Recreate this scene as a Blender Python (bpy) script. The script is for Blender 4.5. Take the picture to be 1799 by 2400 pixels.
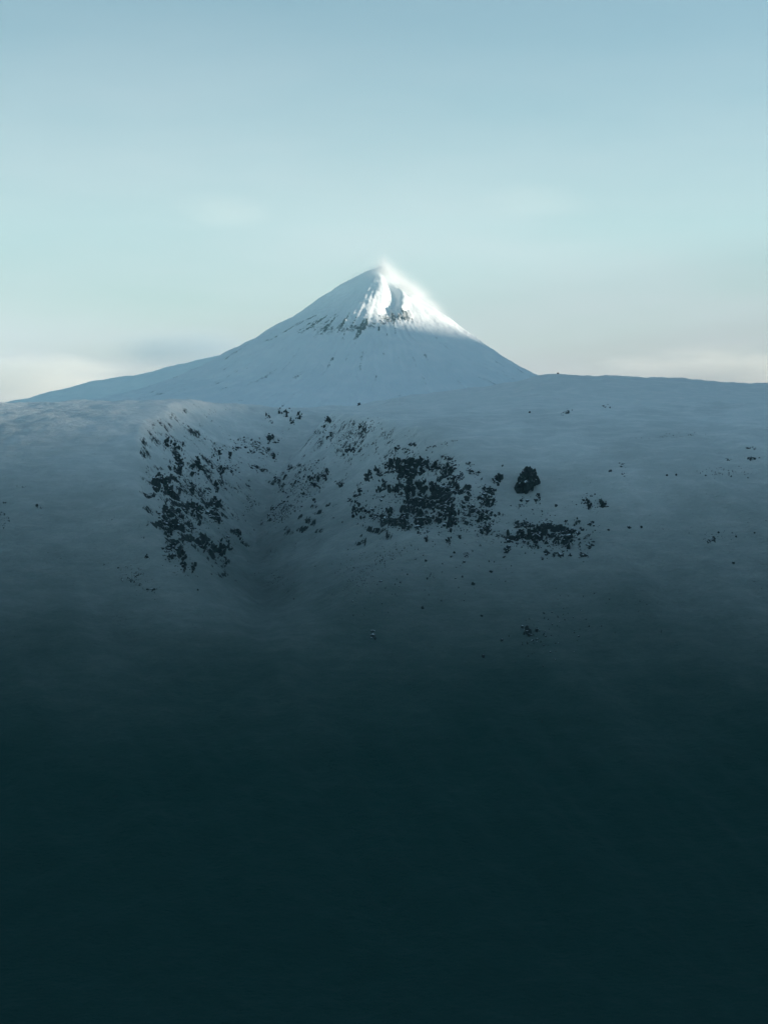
import bpy, bmesh, math, random
import numpy as np
from mathutils import Vector, Matrix, Euler

for o in list(bpy.data.objects):
    bpy.data.objects.remove(o, do_unlink=True)
SC = bpy.context.scene
COL = SC.collection

# ------------------------------------------------------------------ camera
F = 3693.0                       # focal length in pixels of the 1799 x 2400 photograph
PITCH = math.radians(4.259)
cam_d = bpy.data.cameras.new('camera')
cam_d.sensor_fit = 'VERTICAL'
cam_d.sensor_height = 36.0
cam_d.lens = 36.0 * F / 2400.0
cam_d.clip_start = 0.5
cam_d.clip_end = 60000
cam = bpy.data.objects.new('camera', cam_d)
COL.objects.link(cam)
cam.location = (0, 0, 0)
cam.rotation_euler = (math.pi / 2 - PITCH, 0, 0)
SC.camera = cam

# ------------------------------------------------------------------ light
SUN_AZ = math.radians(84)        # clockwise from the viewing direction (+y), so the sun stands to the right
SUN_EL = math.radians(9.0)
SUN_DIR = Vector((math.sin(SUN_AZ) * math.cos(SUN_EL), math.cos(SUN_AZ) * math.cos(SUN_EL), math.sin(SUN_EL)))
world = bpy.data.worlds.new('World')
SC.world = world
world.use_nodes = True
wn = world.node_tree
wn.nodes.clear()
w_out = wn.nodes.new('ShaderNodeOutputWorld')
w_bg = wn.nodes.new('ShaderNodeBackground')
w_sky = wn.nodes.new('ShaderNodeTexSky')
w_sky.sky_type = 'NISHITA'
w_sky.sun_disc = False
w_sky.sun_elevation = SUN_EL
w_sky.sun_rotation = SUN_AZ
w_sky.altitude = 700
w_sky.air_density = 1.0
w_sky.dust_density = 0.4
w_sky.ozone_density = 2.5
w_bg.inputs['Strength'].default_value = 0.15
# thin high veil of cloud: whitens the sky towards the horizon, all the way round
w_mul = wn.nodes.new('ShaderNodeMix'); w_mul.data_type = 'RGBA'; w_mul.blend_type = 'MULTIPLY'
w_mul.inputs[0].default_value = 1.0
w_mul.inputs[7].default_value = (0.54, 0.60, 0.55, 1)
wn.links.new(w_sky.outputs['Color'], w_mul.inputs[6])
w_tc = wn.nodes.new('ShaderNodeTexCoord')
w_map = wn.nodes.new('ShaderNodeMapping'); w_map.inputs['Scale'].default_value = (2.0, 2.0, 9.0)
w_noise = wn.nodes.new('ShaderNodeTexNoise'); w_noise.inputs['Scale'].default_value = 1.6
w_noise.inputs['Detail'].default_value = 5; w_noise.inputs['Roughness'].default_value = 0.55
w_sep = wn.nodes.new('ShaderNodeSeparateXYZ')
wn.links.new(w_tc.outputs['Generated'], w_sep.inputs[0])
wn.links.new(w_tc.outputs['Generated'], w_map.inputs['Vector'])
wn.links.new(w_map.outputs[0], w_noise.inputs['Vector'])
w_fall = wn.nodes.new('ShaderNodeMapRange')
w_fall.interpolation_type = 'SMOOTHSTEP'
for q, v in zip((1, 2, 3, 4), (-0.10, 0.31, 0.95, 0.05)): w_fall.inputs[q].default_value = v
wn.links.new(w_sep.outputs[2], w_fall.inputs[0])
w_nr = wn.nodes.new('ShaderNodeMapRange')
for q, v in zip((1, 2, 3, 4), (0.3, 0.7, 0.74, 1.26)): w_nr.inputs[q].default_value = v
wn.links.new(w_noise.outputs['Fac'], w_nr.inputs[0])
w_f = wn.nodes.new('ShaderNodeMath'); w_f.operation = 'MULTIPLY'; w_f.use_clamp = True
wn.links.new(w_fall.outputs[0], w_f.inputs[0]); wn.links.new(w_nr.outputs[0], w_f.inputs[1])
w_veil = wn.nodes.new('ShaderNodeMix'); w_veil.data_type = 'RGBA'
w_veil.inputs[7].default_value = (3.14, 2.90, 3.02, 1)
wn.links.new(w_f.outputs[0], w_veil.inputs[0]); wn.links.new(w_mul.outputs[2], w_veil.inputs[6])
wn.links.new(w_veil.outputs[2], w_bg.inputs['Color'])
wn.links.new(w_bg.outputs['Background'], w_out.inputs['Surface'])

sun_d = bpy.data.lights.new('sun', 'SUN')
sun_d.energy = 4.8
sun_d.angle = math.radians(0.9)
sun_d.color = (1.0, 0.89, 0.74)
sun = bpy.data.objects.new('sun', sun_d)
COL.objects.link(sun)
sun.rotation_euler = SUN_DIR.to_track_quat('Z', 'Y').to_euler()

SC.view_settings.view_transform = 'Standard'
SC.view_settings.look = 'None'
SC.view_settings.exposure = 0.97
SC.view_settings.gamma = 1.0
SC.view_settings.use_curve_mapping = False
SC.cycles.use_denoising = True
SC.cycles.max_bounces = 6
SC.cycles.diffuse_bounces = 3
SC.cycles.glossy_bounces = 2
SC.cycles.volume_bounces = 4
SC.cycles.transparent_max_bounces = 8
SC.cycles.volume_step_rate = 1.0
SC.cycles.sample_clamp_indirect = 4.0

# ------------------------------------------------------------------ helpers
rng = random.Random(11)

def _hash(ix, iy, seed):
    h = (ix.astype(np.int64) * 374761393 + iy.astype(np.int64) * 668265263 + seed * 974711) & 0xFFFFFFFF
    h = ((h ^ (h >> 13)) * 1274126177) & 0xFFFFFFFF
    h = (h ^ (h >> 16)) & 0xFFFFFFFF
    return h

def noise2(x, y, seed=0):
    """gradient noise, about -0.7 .. 0.7"""
    ix = np.floor(x); iy = np.floor(y)
    fx = x - ix; fy = y - iy
    sx = fx * fx * fx * (fx * (fx * 6 - 15) + 10); sy = fy * fy * fy * (fy * (fy * 6 - 15) + 10)
    def g(dx, dy):
        a = _hash(ix + dx, iy + dy, seed) * (2 * math.pi / 4294967296.0)
        return np.cos(a) * (fx - dx) + np.sin(a) * (fy - dy)
    a = g(0, 0) + sx * (g(1, 0) - g(0, 0))
    b = g(0, 1) + sx * (g(1, 1) - g(0, 1))
    return a + sy * (b - a)

def fbm(x, y, octaves=4, seed=0, gain=0.5):
    s = 0.0; amp = 1.0
    for k in range(octaves):
        s = s + amp * noise2(x, y, seed + k * 17)
        x = x * 2.03 + 11.7; y = y * 2.03 + 5.3; amp *= gain
    return s

def sstep(a, b, x):
    t = np.clip((x - a) / (b - a), 0, 1)
    return t * t * (3 - 2 * t)

def smin(a, b, k):
    h = np.clip(0.5 + 0.5 * (b - a) / k, 0, 1)
    return b + (a - b) * h - k * h * (1 - h)

def tdown(row):
    """tangent of the angle below the horizontal of an image row"""
    return np.tan(PITCH + np.arctan((np.asarray(row, float) - 1200.0) / F))

def az(u, row=1000.0):
    """x / y of an image column"""
    d = (row - 1200.0) / F
    return ((u - 899.5) / F) / (math.cos(PITCH) - d * math.sin(PITCH))

def tag(o, label=None, cat=None, group=None, kind=None):
    if label: o['label'] = label
    if cat: o['category'] = cat
    if group: o['group'] = group
    if kind: o['kind'] = kind
    return o

def empty(name, loc=(0, 0, 0)):
    o = bpy.data.objects.new(name, None)
    o.empty_display_size = 2
    COL.objects.link(o)
    o.location = loc
    return o

def grid_object(name, X, Y, Z, mat, smooth=True):
    ny, nx = Z.shape
    co = np.stack([X, Y, Z], -1).reshape(-1, 3).astype(np.float32)
    i = np.arange(ny * nx).reshape(ny, nx)
    q = np.stack([i[:-1, :-1], i[:-1, 1:], i[1:, 1:], i[1:, :-1]], -1).reshape(-1, 4)
    me = bpy.data.meshes.new(name)
    me.vertices.add(len(co)); me.vertices.foreach_set('co', co.ravel())
    me.loops.add(q.size); me.loops.foreach_set('vertex_index', q.ravel().astype(np.int32))
    me.polygons.add(len(q))
    me.polygons.foreach_set('loop_start', np.arange(0, q.size, 4, dtype=np.int32))
    me.polygons.foreach_set('use_smooth', np.full(len(q), smooth))
    me.update(calc_edges=True)
    me.materials.append(mat)
    o = bpy.data.objects.new(name, me)
    COL.objects.link(o)
    return o

class NT:
    """small wrapper that builds a material's node tree"""
    def __init__(self, name):
        self.m = bpy.data.materials.new(name); self.m.use_nodes = True
        self.t = self.m.node_tree; self.t.nodes.clear()
        self.out = self.t.nodes.new('ShaderNodeOutputMaterial')
    def n(self, typ, **kw):
        nd = self.t.nodes.new(typ)
        for k, v in kw.items(): setattr(nd, k, v)
        return nd
    def put(self, sock, v):
        if hasattr(v, 'node'): self.t.links.new(v, sock)
        else: sock.default_value = v
    def math(self, op, a, b=None, c=None, clamp=False):
        nd = self.n('ShaderNodeMath', operation=op, use_clamp=clamp)
        self.put(nd.inputs[0], a)
        if b is not None: self.put(nd.inputs[1], b)
        if c is not None: self.put(nd.inputs[2], c)
        return nd.outputs[0]
    def ramp(self, v, a, b, lo=0.0, hi=1.0, smooth=True):
        nd = self.n('ShaderNodeMapRange', interpolation_type='SMOOTHSTEP' if smooth else 'LINEAR')
        self.put(nd.inputs[0], v); self.put(nd.inputs[1], a); self.put(nd.inputs[2], b)
        self.put(nd.inputs[3], lo); self.put(nd.inputs[4], hi)
        return nd.outputs[0]
    def vscale(self, vec, s, off=(0, 0, 0), rot=(0, 0, 0)):
        nd = self.n('ShaderNodeMapping')
        self.put(nd.inputs['Vector'], vec); nd.inputs['Scale'].default_value = s
        nd.inputs['Location'].default_value = off; nd.inputs['Rotation'].default_value = rot
        return nd.outputs[0]
    def noise(self, vec, scale, detail=4, rough=0.55, dist=0.0):
        nd = self.n('ShaderNodeTexNoise')
        self.put(nd.inputs['Vector'], vec); nd.inputs['Scale'].default_value = scale
        nd.inputs['Detail'].default_value = detail; nd.inputs['Roughness'].default_value = rough
        nd.inputs['Distortion'].default_value = dist
        return nd.outputs['Fac']
    def mix(self, f, a, b):
        nd = self.n('ShaderNodeMix', data_type='RGBA')
        self.put(nd.inputs[0], f); self.put(nd.inputs[6], a); self.put(nd.inputs[7], b)
        return nd.outputs[2]
    def bump(self, h, strength, dist):
        nd = self.n('ShaderNodeBump'); nd.inputs['Strength'].default_value = strength
        nd.inputs['Distance'].default_value = dist; self.put(nd.inputs['Height'], h)
        return nd.outputs[0]

SNOW = (0.74, 0.80, 0.84, 1)
ROCK = (0.020, 0.028, 0.031, 1)
SHADE_DARK = (0.0003, 0.036, 0.030, 1)  # dark end of the shade painted over the lower slope

def principled(nt, color, rough, normal=None, spec=0.3):
    p = nt.n('ShaderNodeBsdfPrincipled')
    nt.put(p.inputs['Base Color'], color); nt.put(p.inputs['Roughness'], rough)
    p.inputs['Specular IOR Level'].default_value = spec
    if normal is not None: nt.put(p.inputs['Normal'], normal)
    nt.t.links.new(p.outputs[0], nt.out.inputs['Surface'])

def mat_terrain():
    nt = NT('snow_with_painted_shade')
    geo = nt.n('ShaderNodeNewGeometry')
    pos = geo.outputs['Position']
    sp = nt.n('ShaderNodeSeparateXYZ'); nt.put(sp.inputs[0], pos)
    sn = nt.n('ShaderNodeSeparateXYZ'); nt.put(sn.inputs[0], geo.outputs['True Normal'])
    z, nz = sp.outputs[2], sn.outputs[2]
    # wind-packed and loose snow differ a little in tone
    streak = nt.noise(nt.vscale(pos, (0.045, 0.13, 0.13)), 1.0, 7, 0.68, 0.0)
    crust = nt.ramp(streak, 0.42, 0.68)
    dash = nt.noise(nt.vscale(pos, (0.07, 0.30, 0.30), off=(3, 7, 1)), 1.0, 5, 0.6)
    crust = nt.math('ADD', nt.math('MULTIPLY', crust, 0.6), nt.math('MULTIPLY', nt.ramp(dash, 0.55, 0.72), 0.6), clamp=True)
    snow = nt.mix(crust, (0.80, 0.85, 0.84, 1), (0.96, 0.96, 0.94, 1))
    # valley shade painted into the colour: snow fades downhill to dark teal, patchy
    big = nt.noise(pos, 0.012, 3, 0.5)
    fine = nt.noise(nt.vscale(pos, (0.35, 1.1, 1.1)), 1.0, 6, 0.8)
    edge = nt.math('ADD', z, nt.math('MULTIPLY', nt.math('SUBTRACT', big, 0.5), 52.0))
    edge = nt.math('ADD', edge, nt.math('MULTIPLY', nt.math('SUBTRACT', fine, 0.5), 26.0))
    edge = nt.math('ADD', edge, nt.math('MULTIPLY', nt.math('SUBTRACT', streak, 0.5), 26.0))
    lit_fade = nt.ramp(edge, -182.0, -10.0, smooth=False)
    patch = nt.math('POWER', lit_fade, 1.9)
    # small stones and scree poking out
    st = nt.noise(pos, 0.55, 3, 0.6)
    sm = nt.noise(pos, 0.03, 2, 0.5)
    stones = nt.math('MULTIPLY', nt.ramp(st, 0.735, 0.765), nt.ramp(sm, 0.52, 0.62))
    patch = nt.math('MULTIPLY', patch, nt.math('SUBTRACT', 1.0, stones))
    # steep faces cannot hold snow
    nn = nt.noise(pos, 0.09, 5, 0.65)
    nf = nt.noise(nt.vscale(pos, (0.6, 0.6, 0.3)), 1.0, 5, 0.75)
    steep = nt.math('ADD', nz, nt.math('MULTIPLY', nt.math('SUBTRACT', nn, 0.5), 0.35))
    steep = nt.math('ADD', steep, nt.math('MULTIPLY', nt.math('SUBTRACT', nf, 0.5), 0.85))
    hold = nt.ramp(steep, 0.50, 0.55)
    shade_tone = nt.mix(nn, SHADE_DARK, (0.002, 0.050, 0.042, 1))
    lit_cov = nt.math('MULTIPLY', patch, hold)
    col = nt.mix(hold, ROCK, nt.mix(patch, shade_tone, snow))
    h = nt.math('ADD', nt.math('MULTIPLY', streak, 0.9), nt.math('MULTIPLY', nt.noise(nt.vscale(pos, (0.35, 0.8, 0.8)), 1.0, 5, 0.65), 0.6))
    nrm = nt.bump(h, 1.0, 2.2)
    principled(nt, col, nt.ramp(lit_cov, 0, 1, 0.9, 0.65, False), nrm, 0.2)
    return nt.m

def mat_mountain():
    nt = NT('distant_snow_and_rock')
    geo = nt.n('ShaderNodeNewGeometry')
    tc = nt.n('ShaderNodeTexCoord')
    pos = tc.outputs['Object']
    sn = nt.n('ShaderNodeSeparateXYZ'); nt.put(sn.inputs[0], geo.outputs['True Normal'])
    nz = sn.outputs[2]
    a = nt.n('ShaderNodeAttribute', attribute_name='rock')
    nn = nt.noise(pos, 0.045, 5, 0.7)
    m = nt.math('ADD', a.outputs['Fac'], nt.math('MULTIPLY', nt.math('SUBTRACT', nn, 0.5), 1.3))
    rock = nt.math('MULTIPLY', nt.ramp(m, 0.55, 0.80), nt.ramp(nz, 0.94, 0.80))
    crust = nt.ramp(nt.noise(pos, 0.012, 5, 0.6), 0.4, 0.7)
    snow = nt.mix(crust, (0.86, 0.90, 0.91, 1), (0.94, 0.95, 0.95, 1))
    col = nt.mix(rock, snow, (0.07, 0.085, 0.09, 1))
    nrm = nt.bump(nt.noise(pos, 0.05, 5, 0.65), 0.5, 8.0)
    principled(nt, col, 0.7, nrm, 0.2)
    return nt.m

def mat_rock():
    nt = NT('dark_rock_with_lodged_snow')
    geo = nt.n('ShaderNodeNewGeometry')
    pos = geo.outputs['Position']
    sn = nt.n('ShaderNodeSeparateXYZ'); nt.put(sn.inputs[0], geo.outputs['True Normal'])
    nz = sn.outputs[2]
    nn = nt.noise(nt.vscale(pos, (0.5, 0.5, 0.6), rot=(0.3, 0.5, 0)), 1.0, 6, 0.75)
    v = nt.math('ADD', nz, nt.math('MULTIPLY', nt.math('SUBTRACT', nn, 0.5), 1.6))
    lodged = nt.ramp(v, 0.86, 0.98)
    tone = nt.noise(pos, 0.25, 4, 0.6)
    rock = nt.mix(tone, (0.008, 0.015, 0.017, 1), (0.022, 0.030, 0.031, 1))
    col = nt.mix(lodged, rock, SNOW)
    nrm = nt.bump(nt.noise(pos, 0.9, 5, 0.7), 0.9, 0.8)
    principled(nt, col, nt.ramp(lodged, 0, 1, 0.85, 0.65, False), nrm, 0.25)
    return nt.m

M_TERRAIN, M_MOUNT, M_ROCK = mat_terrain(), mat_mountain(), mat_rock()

# ------------------------------------------------------------------ terrain
YT = np.arange(-3000, 16001, 2.0)

def table(rows, extra, width=14):
    """height against distance, from (distance, image row) and (distance, height) pairs"""
    k = [(y, float(-tdown(r) * y)) for y, r in rows] + list(extra)
    k.sort()
    z = np.interp(YT, [p[0] for p in k], [p[1] for p in k])
    near = np.interp(YT, [-200, 0, 60, 500, 2000], [60, 0, 4, width, width * 8])
    c = np.concatenate([[0], np.cumsum(z)])
    i = np.arange(len(z))
    n = np.clip((near / 2).astype(int), 0, 300)
    lo = np.clip(i - n, 0, len(z) - 1); hi = np.clip(i + n, 0, len(z) - 1)
    return (c[hi + 1] - c[lo]) / (hi + 1 - lo)

NEAR = [(-3000, 210), (-1500, 205), (-800, 195), (-320, 150), (-40, 26), (-8, 3), (-3, -2.2), (2, -2.4), (8, -9), (30, -34), (100, -120), (250, -250), (340, -292), (480, -288)]  # rising ground behind the camera is unseen, added to shade the valley
FAR = [(3200, -178), (5000, -178), (16000, -178)]
ROWS_BOTTOM = [(610, 2400)]
TAB_L = table([(700, 1930), (800, 1550), (850, 1375), (900, 1205), (950, 1075), (1000, 1005), (1060, 965), (1150, 936)] + ROWS_BOTTOM,
              NEAR + [(1250, -12), (1500, -60), (2000, -140)] + FAR)
TAB_R = table([(700, 1950), (800, 1560), (860, 1340), (895, 1235), (925, 1125), (955, 1045), (1000, 1000), (1150, 922), (1300, 873)] + ROWS_BOTTOM,
              NEAR + [(1400, 12), (1700, -50), (2200, -140)] + FAR)
CREST_U = [az(u, 900) for u in (-600, 0, 200, 400, 640, 828, 958, 1127, 1200, 1253, 1307, 1479, 1547, 1606, 1690, 1799, 2400)]
CREST_ROW = [935, 936, 932, 933, 940, 945, 922, 903, 891, 878, 872, 873.5, 879, 881, 890, 894, 900]

GULLY = [(860, 940, 1270), (800, 962, 1200), (740, 1000, 1165), (684, 1066, 1142), (652, 1110, 1115), (632, 1165, 1085), (604, 1238, 1035), (600, 1320, 965), (612, 1425, 875), (630, 1560, 790)]
GP = []
for u, r, y in GULLY:
    GP.append((az(u, r) * y, y, float(-tdown(r) * y)))

def catmull(P, n):
    P = np.array(P, float); out = []
    for i in range(len(P) - 1):
        p0, p1, p2, p3 = P[max(i - 1, 0)], P[i], P[i + 1], P[min(i + 2, len(P) - 1)]
        for q in range(n):
            t = q / n
            out.append(0.5 * (2 * p1 + (p2 - p0) * t + (2 * p0 - 5 * p1 + 4 * p2 - p3) * t * t + (3 * p1 - p0 - 3 * p2 + p3) * t ** 3))
    out.append(P[-1])
    return np.array(out)
GC = catmull(GP, 5)

def gully_cut(X, Y):
    """softened distance to the ravine's floor line, its height there, side and place along it"""
    w = 0.0; zf = 0.0; tt = 0.0; sd = 0.0; best = np.full(X.shape, 1e9)
    n = len(GC) - 1
    segs = []
    for i in range(n):
        ax, ay, azz = GC[i]; bx, by, bz = GC[i + 1]
        dx, dy = bx - ax, by - ay
        t = np.clip(((X - ax) * dx + (Y - ay) * dy) / (dx * dx + dy * dy), 0, 1)
        d = np.hypot(X - ax - t * dx, Y - ay - t * dy)
        best = np.minimum(best, d)
        s = ((X - ax) * dy - (Y - ay) * dx) / math.hypot(dx, dy)
        segs.append((d, azz + t * (bz - azz), (i + t) / n, s))
    for d, z, t, s in segs:
        q = np.exp(-(d - best) / (6.0 + 0.12 * best))
        w = w + q; zf = zf + q * z; tt = tt + q * t; sd = sd + q * np.tanh(s / 6.0)
    return best, zf / w, sd / w, tt / w

def height(X, Y):
    Ys = np.maximum(Y, 60.0)
    A = X / Ys
    w = sstep(az(560), az(800), A)
    w = w * sstep(300, 700, Y) + (1 - sstep(300, 700, Y)) * 0.5
    zl = np.interp(Y, YT, TAB_L); zr = np.interp(Y, YT, TAB_R)
    crest = np.interp(A, CREST_U, CREST_ROW)
    dl = -(tdown(crest) - tdown(936)) * Y * sstep(960, 1120, Y) * (1 - sstep(1500, 2500, Y))
    dr = -(tdown(crest) - tdown(873)) * Y * sstep(1000, 1270, Y) * (1 - sstep(1500, 2500, Y))
    vis = sstep(450, 700, Y)
    Z = (zl + dl * vis) * (1 - w) + (zr + dr * vis) * w
    # the knob above the left cliff and the mound beside the ravine's head
    def knob(u, r, y, rad, amp, ex=1.0):
        kx = az(u, r) * y
        return amp * np.exp(-(((X - kx) / (rad * ex)) ** 2 + ((Y - y) / rad) ** 2))
    Z = Z + knob(660, 955, 1120, 16, 4.5, 1.3) + knob(400, 1020, 985, 16, 5.0, 1.2) + knob(935, 921, 1210, 9, 3.0, 1.6)
    # buttresses: the crags stand out of the slope
    Z = Z + knob(440, 1180, 905, 34, 9, 0.9) + knob(1000, 1120, 915, 34, 7, 1.25)
    Z = Z + knob(1430, 1150, 930, 60, 4, 1.5) - knob(1230, 1300, 885, 38, 5, 0.8) + knob(1500, 1370, 870, 60, 4, 1.2) + knob(1762, 1052, 955, 8, 2.2, 1.3)
    # ravine
    d, zf, side, tt = gully_cut(X, Y)
    dn = d + 5.0 * fbm(X / 22, Y / 22, 3, 71)
    kl = np.interp(tt, [0, .25, .45, .6, .75, .9, 1], [.26, .44, .60, .84, .80, .50, .25])
    kr = np.interp(tt, [0, .25, .45, .6, .75, .9, 1], [.36, .72, .86, .76, .56, .38, .25])
    sw = 0.5 + 0.5 * side
    k = kl * sw + kr * (1 - sw)
    dd = np.maximum(dn, 0)
    wall = zf + k * dd * (1 - np.exp(-dd / 4.0)) + (0.0022 * sw + 0.0006 * (1 - sw)) * dd * dd
    wall = np.where(d > 260, 1e4, wall)
    fade = sstep(760, 860, Y)
    Z2 = smin(Z, wall, 4.0)
    Z = Z + (Z2 - Z) * fade
    # relief
    loc = sstep(40, 300, np.hypot(X, Y))
    mid = sstep(500, 640, Y) * (1 - sstep(1500, 2200, Y))
    Z = Z + loc * 2.2 * fbm(X / 95, Y / 75, 3, 5) * (0.4 + 0.6 * mid)
    Z = Z + mid * (2.4 * fbm(X / 30, Y / 24, 3, 23) + 0.3 * fbm(X / 10, Y / 5.5, 3, 41) + 0.32 * fbm(X / 4.6, Y / 2.6, 2, 57))
    low = sstep(600, 700, Y) * (1 - sstep(900, 980, Y))
    Z = Z + low * (4.6 * fbm((X + 0.55 * Y) / 34, (Y - 0.55 * X) / 150, 3, 61) + 0.25 * fbm((X + 0.4 * Y) / 9, Y / 3.2, 2, 67) * sstep(0.0, 0.3, fbm(X / 60, Y / 60, 2, 69)))
    # rough ground where rock lies close under the snow
    rough = sstep(0.05, 0.35, fbm(X / 48, Y / 48, 2, 91)) * mid
    Z = Z + rough * 0.8 * np.abs(fbm(X / 4.5, Y / 4.5, 3, 97))
    # ledges and risers where the crags break through
    def zone(u, r, y, rx_, ry_):
        return np.exp(-(np.abs((X - az(u, r) * y) / rx_) ** 3 + np.abs((Y - y) / ry_) ** 3))
    crag = np.maximum.reduce([zone(445, 1190, 918, 23, 36), 0.8 * zone(420, 1080, 965, 14, 20), 0.7 * zone(520, 1100, 1000, 18, 14), zone(975, 1130, 918, 34, 23), 0.9 * zone(1125, 1180, 905, 12, 18),
                              0.9 * zone(1275, 1255, 888, 21, 10), 0.55 * zone(715, 1130, 985, 18, 30), 0.7 * zone(660, 960, 1100, 12, 10)])
    crag = crag * sstep(-0.25, 0.10, fbm(X / 14, Y / 14, 3, 211))
    st = 7.0
    q = (Z + 0.16 * X + 5.0 * fbm(X / 20, Y / 20, 4, 221, 0.6)) / st
    fr = q - np.floor(q)
    Z = Z + crag * st * 0.95 * (sstep(0.34, 0.66, fr) - fr)
    Z = Z + crag * 1.6 * fbm(X / 4.2, Y / 6.5, 3, 231, 0.6)
    # rolling far ground
    farw = sstep(2200, 3500, np.hypot(X, Y))
    Z = Z + farw * 26 * fbm(X / 1300, Y / 1300, 4, 151)
    return Z

def axis(lo, a, b, hi, step, grow):
    mid = list(np.arange(a, b + 0.001, step))
    out = []; s = step; p = b
    while p < hi:
        s *= grow; p += s; out.append(min(p, hi))
    low = []; s = step; p = a
    while p > lo:
        s *= grow; p -= s; low.append(max(p, lo))
    return np.array(low[::-1] + mid + out)

gx = axis(-12000, -322, 322, 12000, 1.15, 1.10)
gy = axis(-3000, 600, 1330, 11500, 1.15, 1.09)
GX, GY = np.meshgrid(gx, gy)
GZ = height(GX, GY)
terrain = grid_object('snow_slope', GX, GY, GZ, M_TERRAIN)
tag(terrain, 'broad snow covered hillside with a ravine, darkening into the valley below', 'hillside', kind='structure')

def ground(x, y):
    x = np.asarray(x, float); y = np.asarray(y, float)
    i = np.clip(np.searchsorted(gx, x) - 1, 0, len(gx) - 2); j = np.clip(np.searchsorted(gy, y) - 1, 0, len(gy) - 2)
    fx = (x - gx[i]) / (gx[i + 1] - gx[i]); fy = (y - gy[j]) / (gy[j + 1] - gy[j])
    a = GZ[j, i] * (1 - fx) + GZ[j, i + 1] * fx
    b = GZ[j + 1, i] * (1 - fx) + GZ[j + 1, i + 1] * fx
    return a * (1 - fy) + b * fy

def gnormal(x, y, e=2.5):
    zx = (ground(x + e, y) - ground(x - e, y)) / (2 * e)
    zy = (ground(x, y + e) - ground(x, y - e)) / (2 * e)
    return Vector((-float(zx), -float(zy), 1)).normalized()

MARCH = np.arange(600, 1420, 0.8)
def hit(u, v):
    """where the sight line through a pixel meets the hillside"""
    d = (v - 1200.0) / F
    yy = math.cos(PITCH) - d * math.sin(PITCH)
    sx = ((u - 899.5) / F) / yy; sz = -(math.sin(PITCH) + d * math.cos(PITCH)) / yy
    below = np.nonzero(ground(sx * MARCH, MARCH) > sz * MARCH)[0]
    if len(below) == 0: return None
    y = MARCH[below[0]] - 0.3
    return Vector((sx * y, y, float(ground(sx * y, y))))

# ------------------------------------------------------------------ the peak and the ridge behind it
PX, PY = az(896, 624) * 5000.0, 5000.0
def prof(pts, y):
    return [(-tdown(r) * y) for u, r in pts]
LEFT = [(893, 623), (857, 637), (818, 657), (789, 676), (741, 708), (693, 742), (645, 768), (596, 797), (548, 826), (500, 857), (440, 888), (340, 918), (200, 950), (0, 975)]
RIGHT = [(899, 623), (920, 648), (958, 684), (1007, 715), (1055, 746), (1098, 780), (1142, 812), (1175, 831), (1214, 855), (1253, 878), (1310, 905), (1400, 930), (1560, 958), (1800, 980)]
lr = [abs(az(u, r) * 5000 - PX) for u, r in LEFT]; lz = [float(v) for v in prof(LEFT, 5000)]
rr = [abs(az(u, r) * 5000 - PX) for u, r in RIGHT]; rz = [float(v) for v in prof(RIGHT, 5000)]
mx = np.arange(-1750, 1500, 4.0); my = np.concatenate([np.arange(-1200, 60, 4.0), np.arange(60, 900, 14.0)])
MX, MY = np.meshgrid(mx, my)
front = np.maximum(-MY, 0)
ridge = -14 + 0.05 * front + 14 * np.sin(front / 75.0) * sstep(0, 120, front) - 40 * sstep(60, 260, front) * (1 - sstep(260, 500, front))
ridge = np.where(MY > 0, 0, ridge)
XR = MX - ridge * sstep(0, 30, front)
ky = np.where(MY < 0, 0.86, 1.0)
r_big = np.hypot(MX, MY)
pexp = 1.32 + 0.68 * sstep(150, 620, r_big)
ax_ = np.abs(XR) + 1e-3; ay_ = np.abs(MY) * ky + 1e-3
RHO = (ax_ ** pexp + ay_ ** pexp) ** (1 / pexp)
warp = fbm(MX / 120, MY / 120, 4, 301)
RHO = RHO + 9 * warp * sstep(20, 200, RHO)
hl = np.interp(RHO, lr + [3000], lz + [-230]); hr = np.interp(RHO, rr + [3000], rz + [-230])
wr = 0.5 + 0.5 * XR / (ax_ + ay_ * 0.6 + 8)
wr = sstep(0.0, 1.0, wr)
H = hl * (1 - wr) + hr * wr
# a hollow between the two ribs below the summit on the camera's side
gxl = XR - (20 + 0.14 * front)
hol = np.exp(-(gxl / (9 + 0.05 * front)) ** 2) * sstep(22, 60, front) * (1 - sstep(190, 300, front))
H = H - 20 * hol
# second rib, to the right of the hollow
rib = np.exp(-((XR - (44 + 0.20 * front)) / (9 + 0.03 * front)) ** 2) * sstep(30, 80, front) * (1 - sstep(170, 260, front))
H = H + 10 * rib
# crags on the ribs and the band across the face
theta = np.arctan2(MX, -MY)
band = np.exp(-((H - 215 - 22 * np.sin(theta * 5)) / 34.0) ** 2) * sstep(-1.0, -0.55, theta) * (1 - sstep(0.42, 0.62, theta)) * sstep(0, 80, front)
rough = np.abs(fbm(MX / 17, MY / 26, 4, 311, 0.6))
H = H + (band * 13 + (hol + rib) * 9) * (rough - 0.2)
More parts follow.
